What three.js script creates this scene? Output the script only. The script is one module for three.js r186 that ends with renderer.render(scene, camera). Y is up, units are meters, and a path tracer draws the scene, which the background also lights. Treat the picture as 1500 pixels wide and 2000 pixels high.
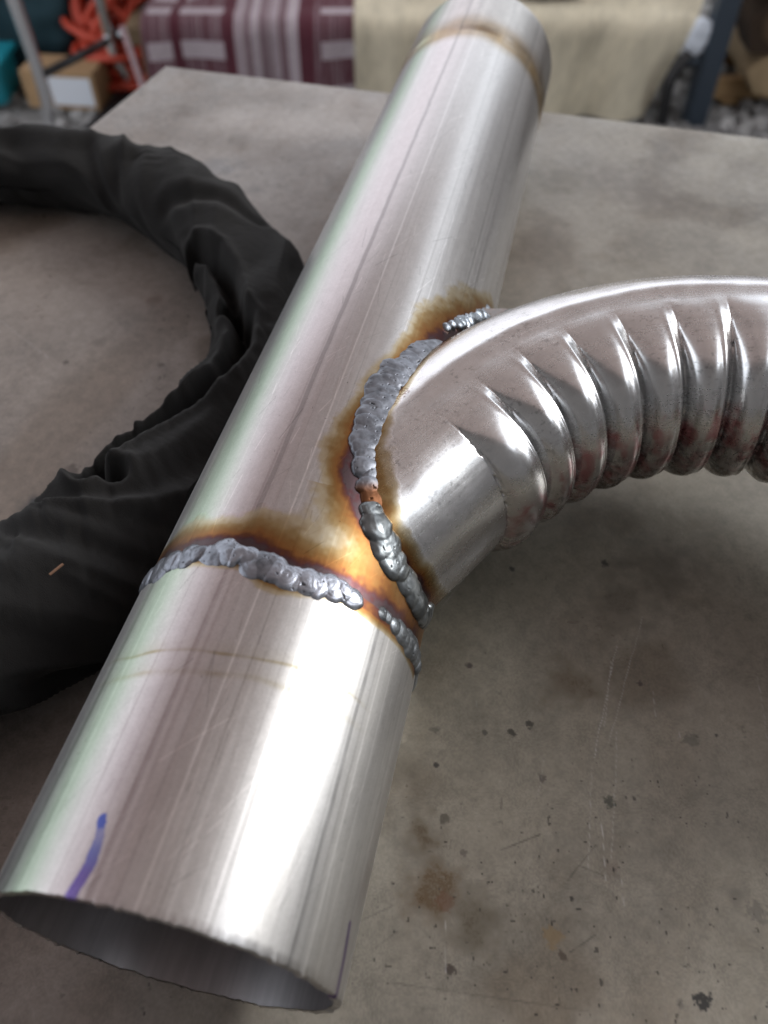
import * as THREE from 'three';
import { mergeGeometries } from 'three/addons/utils/BufferGeometryUtils.js';
import { RoundedBoxGeometry } from 'three/addons/geometries/RoundedBoxGeometry.js';

// ---------------------------------------------------------------- camera, sky, sun, exposure
const scene = new THREE.Scene();
const F = 1600, CAM_H = 0.195, PITCH = Math.atan2(0.770, 0.638);
const camera = new THREE.PerspectiveCamera(2 * Math.atan(1000 / F) * 180 / Math.PI, 0.75, 0.01, 200);
camera.position.set(0, CAM_H, 0);
camera.rotation.set(-PITCH, 0, 0);
camera.focus = 0.192;
camera.userData.fStop = 13;
const renderer = new THREE.WebGLRenderer({ antialias: true });
renderer.toneMapping = THREE.LinearToneMapping;
renderer.toneMappingExposure = 1.45;
renderer.shadowMap.enabled = true;
const SUN = new THREE.Vector3(Math.sin(1.27) * Math.cos(0.52), Math.sin(0.52), -Math.cos(1.27) * Math.cos(0.52));
{ // overcast sky, a little brighter round the veiled sun
  const W = 256, H = 128, data = new Float32Array(W * H * 4);
  for (let j = 0; j < H; j++) for (let i = 0; i < W; i++) {
    const el = (j + 0.5) / H * Math.PI - Math.PI / 2, az = (i + 0.5) / W * 2 * Math.PI - Math.PI;
    const d = new THREE.Vector3(Math.cos(el) * Math.cos(az), Math.sin(el), Math.cos(el) * Math.sin(az));
    const up = Math.max(0, d.y), near = Math.max(0, d.dot(SUN));
    const L = (1.0 + 0.9 * up) * (1 + 0.7 * Math.pow(near, 5)) * (d.y < 0 ? 0.35 : 1);
    const k = (j * W + i) * 4;
    data[k] = L * 0.95; data[k + 1] = L * 0.99; data[k + 2] = L * 1.06; data[k + 3] = 1;
  }
  const t = new THREE.DataTexture(data, W, H, THREE.RGBAFormat, THREE.FloatType);
  t.mapping = THREE.EquirectangularReflectionMapping; t.magFilter = THREE.LinearFilter; t.needsUpdate = true;
  scene.background = t; scene.environment = t;
}
const sun = new THREE.DirectionalLight(new THREE.Color(1, 0.97, 0.92), 1.2);
sun.position.copy(SUN).multiplyScalar(6); sun.castShadow = true; sun.shadow.radius = 34;
sun.shadow.camera.left = sun.shadow.camera.bottom = -3; sun.shadow.camera.right = sun.shadow.camera.top = 3; sun.shadow.camera.far = 20;
scene.add(sun); scene.add(sun.target);

// ---------------------------------------------------------------- helpers
const V = (x, y, z) => new THREE.Vector3(x, y, z);
const clamp = (x, a = 0, b = 1) => Math.min(b, Math.max(a, x)), mix = (a, b, t) => a + (b - a) * t;
const sst = (a, b, x) => { const t = clamp((x - a) / (b - a)); return t * t * (3 - 2 * t); };
let seed = 12345;
const rnd = () => { seed = (seed * 1664525 + 1013904223) >>> 0; return seed / 4294967296; };
const hsh = (x, y, z) => { let h = (x * 374761393 + y * 668265263 + z * 1274126177) | 0; h = Math.imul(h ^ (h >>> 13), 1274126177); return ((h ^ (h >>> 16)) >>> 0) / 4294967296; };
function n2(x, y, k = 0) { const i = Math.floor(x), j = Math.floor(y); let f = x - i, g = y - j; f = f * f * (3 - 2 * f); g = g * g * (3 - 2 * g);
  return mix(mix(hsh(i, j, k), hsh(i + 1, j, k), f), mix(hsh(i, j + 1, k), hsh(i + 1, j + 1, k), f), g); }
function n2p(x, y, p, k = 0) { const i = Math.floor(x), j = Math.floor(y); let f = x - i, g = y - j; f = f * f * (3 - 2 * f); g = g * g * (3 - 2 * g); const a = ((i % p) + p) % p, b = (a + 1) % p;
  return mix(mix(hsh(a, j, k), hsh(b, j, k), f), mix(hsh(a, j + 1, k), hsh(b, j + 1, k), f), g); }
const fbm = (x, y, o = 4, k = 0) => { let s = 0, a = 0.5, t = 0; for (let i = 0; i < o; i++) { s += a * n2(x, y, k + i); t += a; a *= 0.5; x = x * 2.03 + 7.1; y = y * 2.03 + 3.7; } return s / t; };
const C2 = Math.cos(PITCH), S2 = Math.sin(PITCH), CAM = V(0, CAM_H, 0);
// a pixel of the 1500x2000 photograph gives a direction; the surface it touches gives the distance
const ray = (px, py) => { const x = (px - 750) / F, y = (1000 - py) / F; return V(x, y * C2 - S2, -(y * S2 + C2)).normalize(); };
const onY = (px, py, h = 0) => { const d = ray(px, py); return CAM.clone().addScaledVector(d, (h - CAM_H) / d.y); };
const onZ = (px, py, z) => { const d = ray(px, py); return CAM.clone().addScaledVector(d, z / d.z); };
// textures
const ENC = new Uint8Array(4097); for (let i = 0; i <= 4096; i++) { const x = i / 4096; ENC[i] = Math.round(255 * (x <= 0.0031308 ? 12.92 * x : 1.055 * Math.pow(x, 1 / 2.4) - 0.055)); }
function colorTex(W, H, fn, wrap = THREE.RepeatWrapping) {
  const d = new Uint8Array(W * H * 4), c = [0, 0, 0];
  for (let j = 0, k = 0; j < H; j++) for (let i = 0; i < W; i++, k += 4) { fn((i + 0.5) / W, (j + 0.5) / H, c); for (let q = 0; q < 3; q++) d[k + q] = ENC[(clamp(c[q]) * 4096) | 0]; d[k + 3] = 255; }
  const t = new THREE.DataTexture(d, W, H); t.colorSpace = THREE.SRGBColorSpace; t.magFilter = THREE.LinearFilter; t.wrapS = t.wrapT = wrap; t.needsUpdate = true; return t;
}
function grayTex(W, H, fn, wrap = THREE.RepeatWrapping) {
  const d = new Uint8Array(W * H * 4);
  for (let j = 0, k = 0; j < H; j++) for (let i = 0; i < W; i++, k += 4) { const g = clamp(fn((i + 0.5) / W, (j + 0.5) / H)) * 255; d[k] = d[k + 1] = d[k + 2] = g; d[k + 3] = 255; }
  const t = new THREE.DataTexture(d, W, H); t.magFilter = THREE.LinearFilter; t.wrapS = t.wrapT = wrap; t.needsUpdate = true; return t;
}
const std = (r, g, b, o = {}) => new THREE.MeshPhysicalMaterial({ color: new THREE.Color().setRGB(r, g, b), roughness: 0.8, side: THREE.DoubleSide, ...o });
const counts = {};
const numbered = (n) => { const k = counts[n] = (counts[n] ?? -1) + 1; return k ? `${n}_${String(k).padStart(3, '0')}` : n; };
function mesh(name, geo, mat, parent) { const m = new THREE.Mesh(geo, mat); m.castShadow = m.receiveShadow = true; m.name = parent === scene ? numbered(name) : name; parent.add(m); return m; }
function thing(name, label, category, pos = V(0, 0, 0), group) { const g = new THREE.Group(); g.name = numbered(name); g.position.copy(pos); g.userData = { label, category }; if (group) g.userData.group = group; scene.add(g); return g; }
function solo(name, geo, mat, label, category, group) { const m = mesh(name, geo, mat, scene); m.userData = { label, category }; if (group) m.userData.group = group; return m; }
function struct(name, geo, mat) { const m = mesh(name, geo, mat, scene); m.userData = { kind: 'structure' }; return m; }
function grid(nu, nv, fn, closeU = false) { // fn(u, v) -> [Vector3, uvx, uvy]
  const pos = new Float32Array((nu + 1) * (nv + 1) * 3), uv = new Float32Array((nu + 1) * (nv + 1) * 2), idx = [];
  for (let j = 0, k = 0; j <= nv; j++) for (let i = 0; i <= nu; i++, k++) { const [p, a, b] = fn(i / nu, j / nv); pos[k * 3] = p.x; pos[k * 3 + 1] = p.y; pos[k * 3 + 2] = p.z; uv[k * 2] = a ?? i / nu; uv[k * 2 + 1] = b ?? j / nv; }
  for (let j = 0; j < nv; j++) for (let i = 0; i < nu; i++) { const a = j * (nu + 1) + i, b = a + 1, c = a + nu + 1, d = c + 1; idx.push(a, b, d, a, d, c); }
  const g = new THREE.BufferGeometry(); g.setAttribute('position', new THREE.BufferAttribute(pos, 3)); g.setAttribute('uv', new THREE.BufferAttribute(uv, 2)); g.setIndex(idx); g.computeVertexNormals();
  if (closeU) { const n = g.attributes.normal; for (let j = 0; j <= nv; j++) { const a = j * (nu + 1), b = a + nu; const m = V(n.getX(a) + n.getX(b), n.getY(a) + n.getY(b), n.getZ(a) + n.getZ(b)).normalize(); n.setXYZ(a, m.x, m.y, m.z); n.setXYZ(b, m.x, m.y, m.z); } }
  return g;
}
const box = (w, h, d, x = 0, y = 0, z = 0, r = 0.004) => { const g = new RoundedBoxGeometry(w, h, d, 2, Math.min(r, w / 3, h / 3, d / 3)); g.translate(x, y, z); return g; };
const tube = (pts, r, seg = 60, rad = 12, closed = false) => new THREE.TubeGeometry(new THREE.CatmullRomCurve3(pts, closed, 'centripetal'), seg, r, rad, closed);
const segDist = (x, y, ax, ay, bx, by) => { const dx = bx - ax, dy = by - ay, t = clamp(((x - ax) * dx + (y - ay) * dy) / (dx * dx + dy * dy + 1e-12)); return [Math.hypot(x - ax - t * dx, y - ay - t * dy), t]; };
function lineDist(x, y, pts) { let best = 1e9, at = 0; for (let i = 0; i + 1 < pts.length; i++) { const [d, t] = segDist(x, y, pts[i][0], pts[i][1], pts[i + 1][0], pts[i + 1][1]); if (d < best) { best = d; at = (i + t) / (pts.length - 1); } } return [best, at]; }

// ---------------------------------------------------------------- the pipe's frame
const R = 0.03195, NEAR = onY(325, 1868, 0.03175), FAR = onY(955, 90, 0.03175);
NEAR.y = FAR.y = R;
const AX = FAR.clone().sub(NEAR).normalize(), UPV = V(0, 1, 0), SIDE = AX.clone().cross(UPV).normalize();
const PIPE_L = 0.382, RING = 0.0660;
const pipeP = (th, v, r = R) => NEAR.clone().addScaledVector(AX, v).addScaledVector(UPV, Math.cos(th) * r).addScaledVector(SIDE, Math.sin(th) * r);
const pipeN = (th) => UPV.clone().multiplyScalar(Math.cos(th)).addScaledVector(SIDE, Math.sin(th));
function onPipe(px, py) {
  const r = ray(px, py), o = CAM.clone().sub(NEAR), rp = r.clone().addScaledVector(AX, -r.dot(AX)), op = o.clone().addScaledVector(AX, -o.dot(AX));
  const A = rp.dot(rp), B = 2 * rp.dot(op), C = op.dot(op) - R * R, D = B * B - 4 * A * C, t = (-B - Math.sqrt(Math.max(0, D))) / 2 / A;
  const P = CAM.clone().addScaledVector(r, t), q = P.clone().sub(NEAR); return { P, th: Math.atan2(q.dot(SIDE), q.dot(UPV)), v: q.dot(AX) };
}
const flat = (px, py) => { const q = onPipe(px, py); return [q.th * R, q.v]; }; // metres round, metres along
const ringV = (th) => RING + 0.0017 * sst(0.05, -0.1, th) - 0.0016 * Math.exp(-(((th - 0.15) / 0.22) ** 2));
// the branch elbow: a straight stub from the main axis, then a bend to the right
const B0 = V(-0.0201, 0.0347, -0.1093), BPH = 0.7519, BL = 0.0564, BRHO = 0.0856, BR = 0.0255, BT = 0.0665, BEND = 1.75;
const bT0 = V(Math.sin(BPH), 0, -Math.cos(BPH)), bRt = V(Math.cos(BPH), 0, Math.sin(BPH));
function bAxis(s) { let p, t; if (s < BL) { p = B0.clone().addScaledVector(bT0, s); t = bT0.clone(); } else { const a = (s - BL) / BRHO; p = B0.clone().addScaledVector(bT0, BL + Math.sin(a) * BRHO).addScaledVector(bRt, (1 - Math.cos(a)) * BRHO); t = bT0.clone().multiplyScalar(Math.cos(a)).addScaledVector(bRt, Math.sin(a)); }
  p.y += BT * s; t.y += BT; t.normalize(); const inn = t.clone().cross(UPV).normalize(), up = inn.clone().cross(t); return { p, t, inn, up }; }
const bLen = BL + BRHO * BEND;
// where the stub leaves the main tube: phi = 0 at the top, positive towards the inside of the bend
function bStart(phi) { const { inn, up, t } = bAxis(0); const o = B0.clone().addScaledVector(up, Math.cos(phi) * BR).addScaledVector(inn, Math.sin(phi) * BR).sub(NEAR);
  const op = o.clone().addScaledVector(AX, -o.dot(AX)), tp = t.clone().addScaledVector(AX, -t.dot(AX)); const A = tp.dot(tp), B = 2 * tp.dot(op), C = op.dot(op) - R * R, D = Math.max(0, B * B - 4 * A * C); return (-B + Math.sqrt(D)) / 2 / A; }
function bSurf(phi, s, r = BR) { const { p, inn, up } = bAxis(s); return p.addScaledVector(up, Math.cos(phi) * r).addScaledVector(inn, Math.sin(phi) * r); }
// the saddle joint as points on the main tube (flat coordinates) and in space
const saddle = []; for (let i = 0; i <= 120; i++) { const phi = -Math.PI + i / 120 * 2 * Math.PI, s = bStart(phi), P = bSurf(phi, s), q = P.clone().sub(NEAR); saddle.push({ phi, s, P, th: Math.atan2(q.dot(SIDE), q.dot(UPV)), v: q.dot(AX) }); }
const saddleFlat = saddle.map((q) => [q.th * R, q.v]);

// ---------------------------------------------------------------- steel surfaces
const sadGrid = (() => { const W = 220, H = 220, d = new Float32Array(W * H); for (let j = 0; j < H; j++) for (let i = 0; i < W; i++) d[j * W + i] = lineDist(-0.03 + 0.11 * i / (W - 1), 0.06 + 0.15 * j / (H - 1), saddleFlat)[0];
  return (x, y) => { const a = clamp((x + 0.03) / 0.11) * (W - 1.001), b = clamp((y - 0.06) / 0.15) * (H - 1.001), i = Math.floor(a), j = Math.floor(b), f = a - i, g = b - j, k = j * W + i; return mix(mix(d[k], d[k + 1], f), mix(d[k + W], d[k + W + 1], f), g); }; })();
// oxide colours left by the heat, by distance from the weld in mm
const HEAT = [[0, [0.075, 0.052, 0.056]], [0.7, [0.08, 0.036, 0.038]], [1.6, [0.12, 0.048, 0.026]], [2.8, [0.21, 0.095, 0.033]], [4.2, [0.21, 0.115, 0.043]], [5.8, [0.27, 0.19, 0.092]], [7.6, [0.40, 0.345, 0.245]]];
function heat(mm, c) { // tints c
  if (mm >= 10) return;
  let a = HEAT[HEAT.length - 1][1], b = c, t = sst(7.6, 10, mm);
  for (let i = 0; i + 1 < HEAT.length; i++) if (mm < HEAT[i + 1][0]) { a = HEAT[i][1]; b = HEAT[i + 1][1]; t = clamp((mm - HEAT[i][0]) / (HEAT[i + 1][0] - HEAT[i][0])); break; }
  for (let q = 0; q < 3; q++) c[q] = mix(a[q], b[q], t) * mix(1, c[q] / 0.475, 0.35);
}
// fine scratches on a tube: random short strokes in flat coordinates, kept in a lookup grid
function strokes(n, x0, x1, y0, y1, len, ang, angS, cell = 0.004) {
  const g = new Map();
  for (let i = 0; i < n; i++) { const x = mix(x0, x1, rnd()), y = mix(y0, y1, rnd()), a = ang + (rnd() - 0.5) * angS, l = len * (0.2 + rnd() ** 2 * 1.6), w = 0.00004 + 0.00009 * rnd(), k = rnd() < 0.6 ? 1 : -1, str = 0.3 + 0.7 * rnd();
    const st = { ax: x, ay: y, bx: x + Math.cos(a) * l, by: y + Math.sin(a) * l, w, k: k * str }, steps = Math.ceil(l / cell * 2);
    for (let q = 0; q <= steps; q++) { const cx = Math.floor(mix(st.ax, st.bx, q / steps) / cell), cy = Math.floor(mix(st.ay, st.by, q / steps) / cell), key = cx * 100003 + cy; let arr = g.get(key); if (!arr) g.set(key, arr = []); if (arr[arr.length - 1] !== st) arr.push(st); } }
  return (x, y) => { const arr = g.get(Math.floor(x / cell) * 100003 + Math.floor(y / cell)); let s = 0; if (arr) for (const st of arr) { const [d] = segDist(x, y, st.ax, st.ay, st.bx, st.by); if (d < st.w) s += st.k * (1 - d / st.w); } return clamp(s, -1, 1); };
}
const pipeScr = strokes(1500, -0.065, 0.065, 0, PIPE_L, 0.008, Math.PI / 2 - 0.25, 1.1);
const markA = [flat(202, 1600), flat(196, 1640), flat(178, 1690), flat(160, 1720), flat(140, 1752)], markB = [flat(679, 1805), flat(668, 1870), flat(646, 1975)];
const seamN = flat(610, 1700)[0], seamU = flat(620, 720)[0];
const rollLines = []; for (let i = 0; i < 46; i++) { const th = i < 34 ? mix(0.3, 1.35, rnd()) : mix(-1, 0.3, rnd()); rollLines.push({ x: th * R, w: 0.00005 + 0.00016 * rnd() ** 2, k: (rnd() < 0.55 ? 1 : -1) * (0.08 + 0.22 * rnd()), a: rnd() * 0.3 - 0.05, l: 0.03 + 0.16 * rnd() }); }
const ringFlat = []; for (let i = 0; i <= 60; i++) { const th = -Math.PI + i / 60 * 2 * Math.PI; ringFlat.push([th * R, ringV(th)]); }
function pipeColor(x, y, c) { // x metres round (0 = top), y metres along
  const near = y < RING, th = x / R;
  if (Math.abs(th) > 1.95) { const k = 0.45 + 0.06 * n2(x * 2000, y * 30, 3); c[0] = k; c[1] = k * 0.97; c[2] = k * 0.94; return; }
  const streak = n2(x * 2600, y * 14, 3), band = n2(x * 420, y * 6, 5), wide = n2(x * 110, y * 9, 8), grain = n2(x * 5200, y * 5200, 9), mott = fbm(x * 700, y * 520, 3, 12);
  let k = 0.475 + 0.02 * (streak - 0.5) + 0.03 * (band - 0.5) + 0.03 * (wide - 0.5) + 0.07 * (grain - 0.5) + 0.05 * (mott - 0.5);
  c[0] = k * 1.0; c[1] = k * 0.985; c[2] = k * 0.97;
  // thin oxide film: faint straw, green and rose along the tube's length
  const film = fbm(th * 2.2 + 3, y * 14, 3, 21);
  const gb = Math.exp(-(((th + 0.66 + 0.16 * (film - 0.5)) / 0.15) ** 2)) * 0.1; c[0] -= gb * 0.55; c[1] += gb * 0.4; c[2] -= gb * 0.55;
  const rb = Math.exp(-(((th + 0.28) / 0.32) ** 2)) * 0.05; c[1] -= rb; c[2] -= rb * 0.8;
  // roll marks: a few long dark and pale lines
  const ln = n2(x * 1500, y * 2.2, 31); if (ln > 0.8) { const a = (ln - 0.8) * 1.1; c[0] += a; c[1] += a; c[2] += a; } else if (ln < 0.16) { const a = (0.16 - ln) * 1.0; c[0] -= a; c[1] -= a; c[2] -= a; }
  for (const l of rollLines) { const d = Math.abs(x - l.x); if (d < l.w) { const e = l.k * (1 - d / l.w) * sst(l.a, l.a + 0.01, y) * sst(l.a + l.l, l.a + l.l - 0.02, y); for (let q = 0; q < 3; q++) c[q] *= 1 + e; } }
  const seam = Math.abs(x - (near ? seamN : seamU) + 0.00025 * (n2(y * 200, 0, 4) - 0.5)) * 1000;
  if (near) { const a = sst(0.62, 0.3, seam) * (0.5 + 0.3 * n2(y * 300, 1, 6)); for (let q = 0; q < 3; q++) c[q] *= 1 - 0.55 * a; }
  else { const a = sst(0.75, 0.45, seam) * 0.3; for (let q = 0; q < 3; q++) c[q] *= 1 - a; }
  // tarnish rings on the near piece
  if (near) for (const [v0, am, wd] of [[0.0440, 0.30, 0.35], [0.0395, 0.16, 0.6]]) { const wv = (y - v0 - 0.0016 * Math.sin(th * 2.1) - 0.0012 * (n2(th * 5, v0 * 900, 2) - 0.5)) * 1000; const a = (Math.exp(-((wv / wd) ** 2)) + 0.25 * sst(0, 0.2, wv) * sst(4, 0.5, wv)) * am * sst(-1.2, -0.6, th) * sst(1.1, 0.6, th) * (0.5 + n2(th * 9, 2, 7)); c[0] *= 1 - a * 0.75; c[1] *= 1 - a * 0.9; c[2] *= 1 - a * 1.3; }
  // brown scorch round the far collar
  { const wv = (y - 0.3345 - 0.008 * (fbm(th * 2.2, 4, 3, 40) - 0.5)) * 1000; const a = sst(-9, 3, wv) * sst(24, 4, wv) * (0.5 + 0.9 * fbm(th * 4 + 3, y * 170, 3, 41)); if (a > 0) { c[0] *= 1 - 0.42 * a; c[1] *= 1 - 0.58 * a; c[2] *= 1 - 0.78 * a; } if (y > 0.342) { const m = 0.86 - 0.2 * fbm(th * 10, y * 120, 3, 44); c[0] *= m; c[1] *= m * 0.97; c[2] *= m * 0.93; } }
  // heat tint
  const wob = fbm(x * 260, y * 260, 3, 50), wob2 = n2(x * 1100, y * 1100, 53);
  let dr = (y - ringV(th)) * 1000, mm = 99;
  if (Math.abs(dr) < 24) mm = dr > 0 ? Math.max(0, dr - 2.2) * mix(1.25, 0.85, sst(-0.5, 0.4, th)) : Math.max(0, -dr - 2.0) * mix(2.6, 1.7, Math.exp(-(((th - 0.2) / 0.3) ** 2))) + 1.2;
  if (y > RING - 0.004 && y < 0.2 && x > -0.03 && x < 0.075) { const ds = sadGrid(x, y); const m2 = Math.max(0, ds * 1000 - 2.6) * mix(1.15, 0.72, sst(0.135, 0.16, y)); mm = 1 / (1 / Math.max(0.05, mm) + 0.8 / Math.max(0.05, m2)) * 1.1 ; }
  mm *= 0.88 + 0.6 * n2(x * 95, y * 95, 56); mm += (wob - 0.5) * 3.4 + (wob2 - 0.5) * 0.8;
  if (!near || th < 1.5) heat(Math.max(0, mm), c);
  // marker pen
  if (y < 0.02) { const [d, t] = lineDist(x, y, markA); const w = mix(0.0006, 0.00105, sst(0, 0.5, t)) + 0.0002 * (n2(y * 2200, x * 2200, 60) - 0.5) + (t < 0.08 ? 0.0002 : 0); const a = sst(w + 0.00012, w - 0.00012, d) * (t < 0.12 ? 0.95 : 0.8 - 0.25 * Math.exp(-(((t - 0.2) / 0.12) ** 2))); const e = sst(0.3, 0.7, t); c[0] = mix(c[0], mix(0.07, 0.09, e), a); c[1] = mix(c[1], mix(0.1, 0.05, e), a); c[2] = mix(c[2], mix(0.36, 0.3, e), a); }
  if (y < 0.02) { const [d] = lineDist(x, y, markB); const a = sst(0.0008, 0.0005, d) * 0.9; c[0] = mix(c[0], 0.1, a); c[1] = mix(c[1], 0.05, a); c[2] = mix(c[2], 0.2, a); }
  const sc = pipeScr(x, y); for (let q = 0; q < 3; q++) c[q] *= 1 + 0.55 * sc;
  const pit = n2(x * 1900, y * 1900, 77); if (pit > 0.975) for (let q = 0; q < 3; q++) c[q] *= 1 - sst(0.975, 0.99, pit) * 0.6;
}
const pipeTex = (W, H, y0, y1) => colorTex(W, H, (u, v, c) => pipeColor((u - 0.5) * 2 * Math.PI * R, mix(y0, y1, v), c));
const roughTex = grayTex(1024, 1024, (u, v) => 0.5 + 0.22 * (n2p(u * 512, v * 5, 512, 91) - 0.5) * 0.35 + 0.07 * (n2p(u * 40, v * 4, 40, 92) - 0.5) + 0.07 * (n2p(u * 400, v * 700, 400, 93) - 0.5));
const bumpTex = grayTex(1024, 1024, (u, v) => 0.5 + 0.18 * (n2p(u * 900, v * 6, 900, 94) - 0.5) + 0.2 * (n2p(u * 512, v * 600, 512, 95) - 0.5));
const steel = (map, rough = 0.3) => new THREE.MeshPhysicalMaterial({ map, metalness: 1, roughness: rough * 2, roughnessMap: roughTex, bumpMap: bumpTex, bumpScale: 0.000007, anisotropy: 0.4, side: THREE.DoubleSide });

// ---------------------------------------------------------------- shelter: frame tent with a pale tarpaulin
const FLOOR = -0.75;
{
  const ground = new THREE.PlaneGeometry(60, 60, 1, 1); ground.rotateX(-Math.PI / 2); ground.translate(0, FLOOR, 0);
  const u = ground.attributes.uv; for (let i = 0; i < u.count; i++) u.setXY(i, u.getX(i) * 60, u.getY(i) * 60);
  struct('ground', ground, std(1, 1, 1, { map: colorTex(512, 512, (a, b, c) => { const g = 0.16 + 0.22 * n2p(a * 70, b * 70, 70, 1) * n2p(a * 31, b * 31, 31, 2) + 0.06 * n2p(a * 200, b * 200, 200, 3); c[0] = g; c[1] = g * 0.99; c[2] = g * 0.98; }), roughness: 0.95 }));
  const t = thing('shelter', 'frame tent shelter with a pale rose tarpaulin roof over the workbench', 'shelter', V(0, FLOOR, 0));
  const roof = grid(48, 32, (a, b) => { const x = mix(-1.9, 1.15, a), z = mix(-3.1, 0.6, b); return [V(x, 2.42 - 0.18 * Math.abs(x + 0.17) + 0.02 * Math.sin(a * 22) * Math.sin(b * 13), z), x, z]; });
  mesh('tarpaulin', roof, std(0.50, 0.395, 0.355, { transmission: 0.2, roughness: 1, thickness: 0 }), t);
  const pole = std(0.5, 0.5, 0.5, { metalness: 0.6, roughness: 0.4 });
  for (const x of [-1.88, 1.13]) for (const z of [-3.08, -0.95, 0.46]) mesh('pole', tube([V(x, 0, z), V(x, 1.2, z), V(x, x < 0 ? 2.08 : 2.14, z)], 0.02, 8, 10), pole, t);
  for (const z of [-3.08, -0.95, 0.46]) mesh('rafter', tube([V(-1.88, 2.09, z), V(-0.17, 2.39, z), V(1.13, 2.14, z)], 0.02, 30, 10), pole, t);
  mesh('ridge_bar', tube([V(-0.17, 2.36, -3.08), V(-0.17, 2.36, 0.46)], 0.02, 8, 10), pole, t);
  const wall = std(0.33, 0.31, 0.3, { roughness: 0.9 });
  solo('unseen_wall', box(0.12, 2.2, 2.05, 1.72, FLOOR + 1.1, -2.1, 0.01), wall, 'grey plastered garage wall beside the shelter', 'wall');
  solo('unseen_wall', box(0.12, 2.2, 0.74, 1.72, FLOOR + 1.1, 0.12, 0.01), wall, 'grey plastered garage wall beyond the shelter opening', 'wall');
  solo('unseen_wall', box(4.0, 2.3, 0.1, -0.2, FLOOR + 1.15, 0.55, 0.01), std(0.26, 0.25, 0.24, { roughness: 0.9 }), 'unseen wall added behind the camera to block light on the bench', 'wall');  // added out of view for shade, in place of the person at the camera
}
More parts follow.
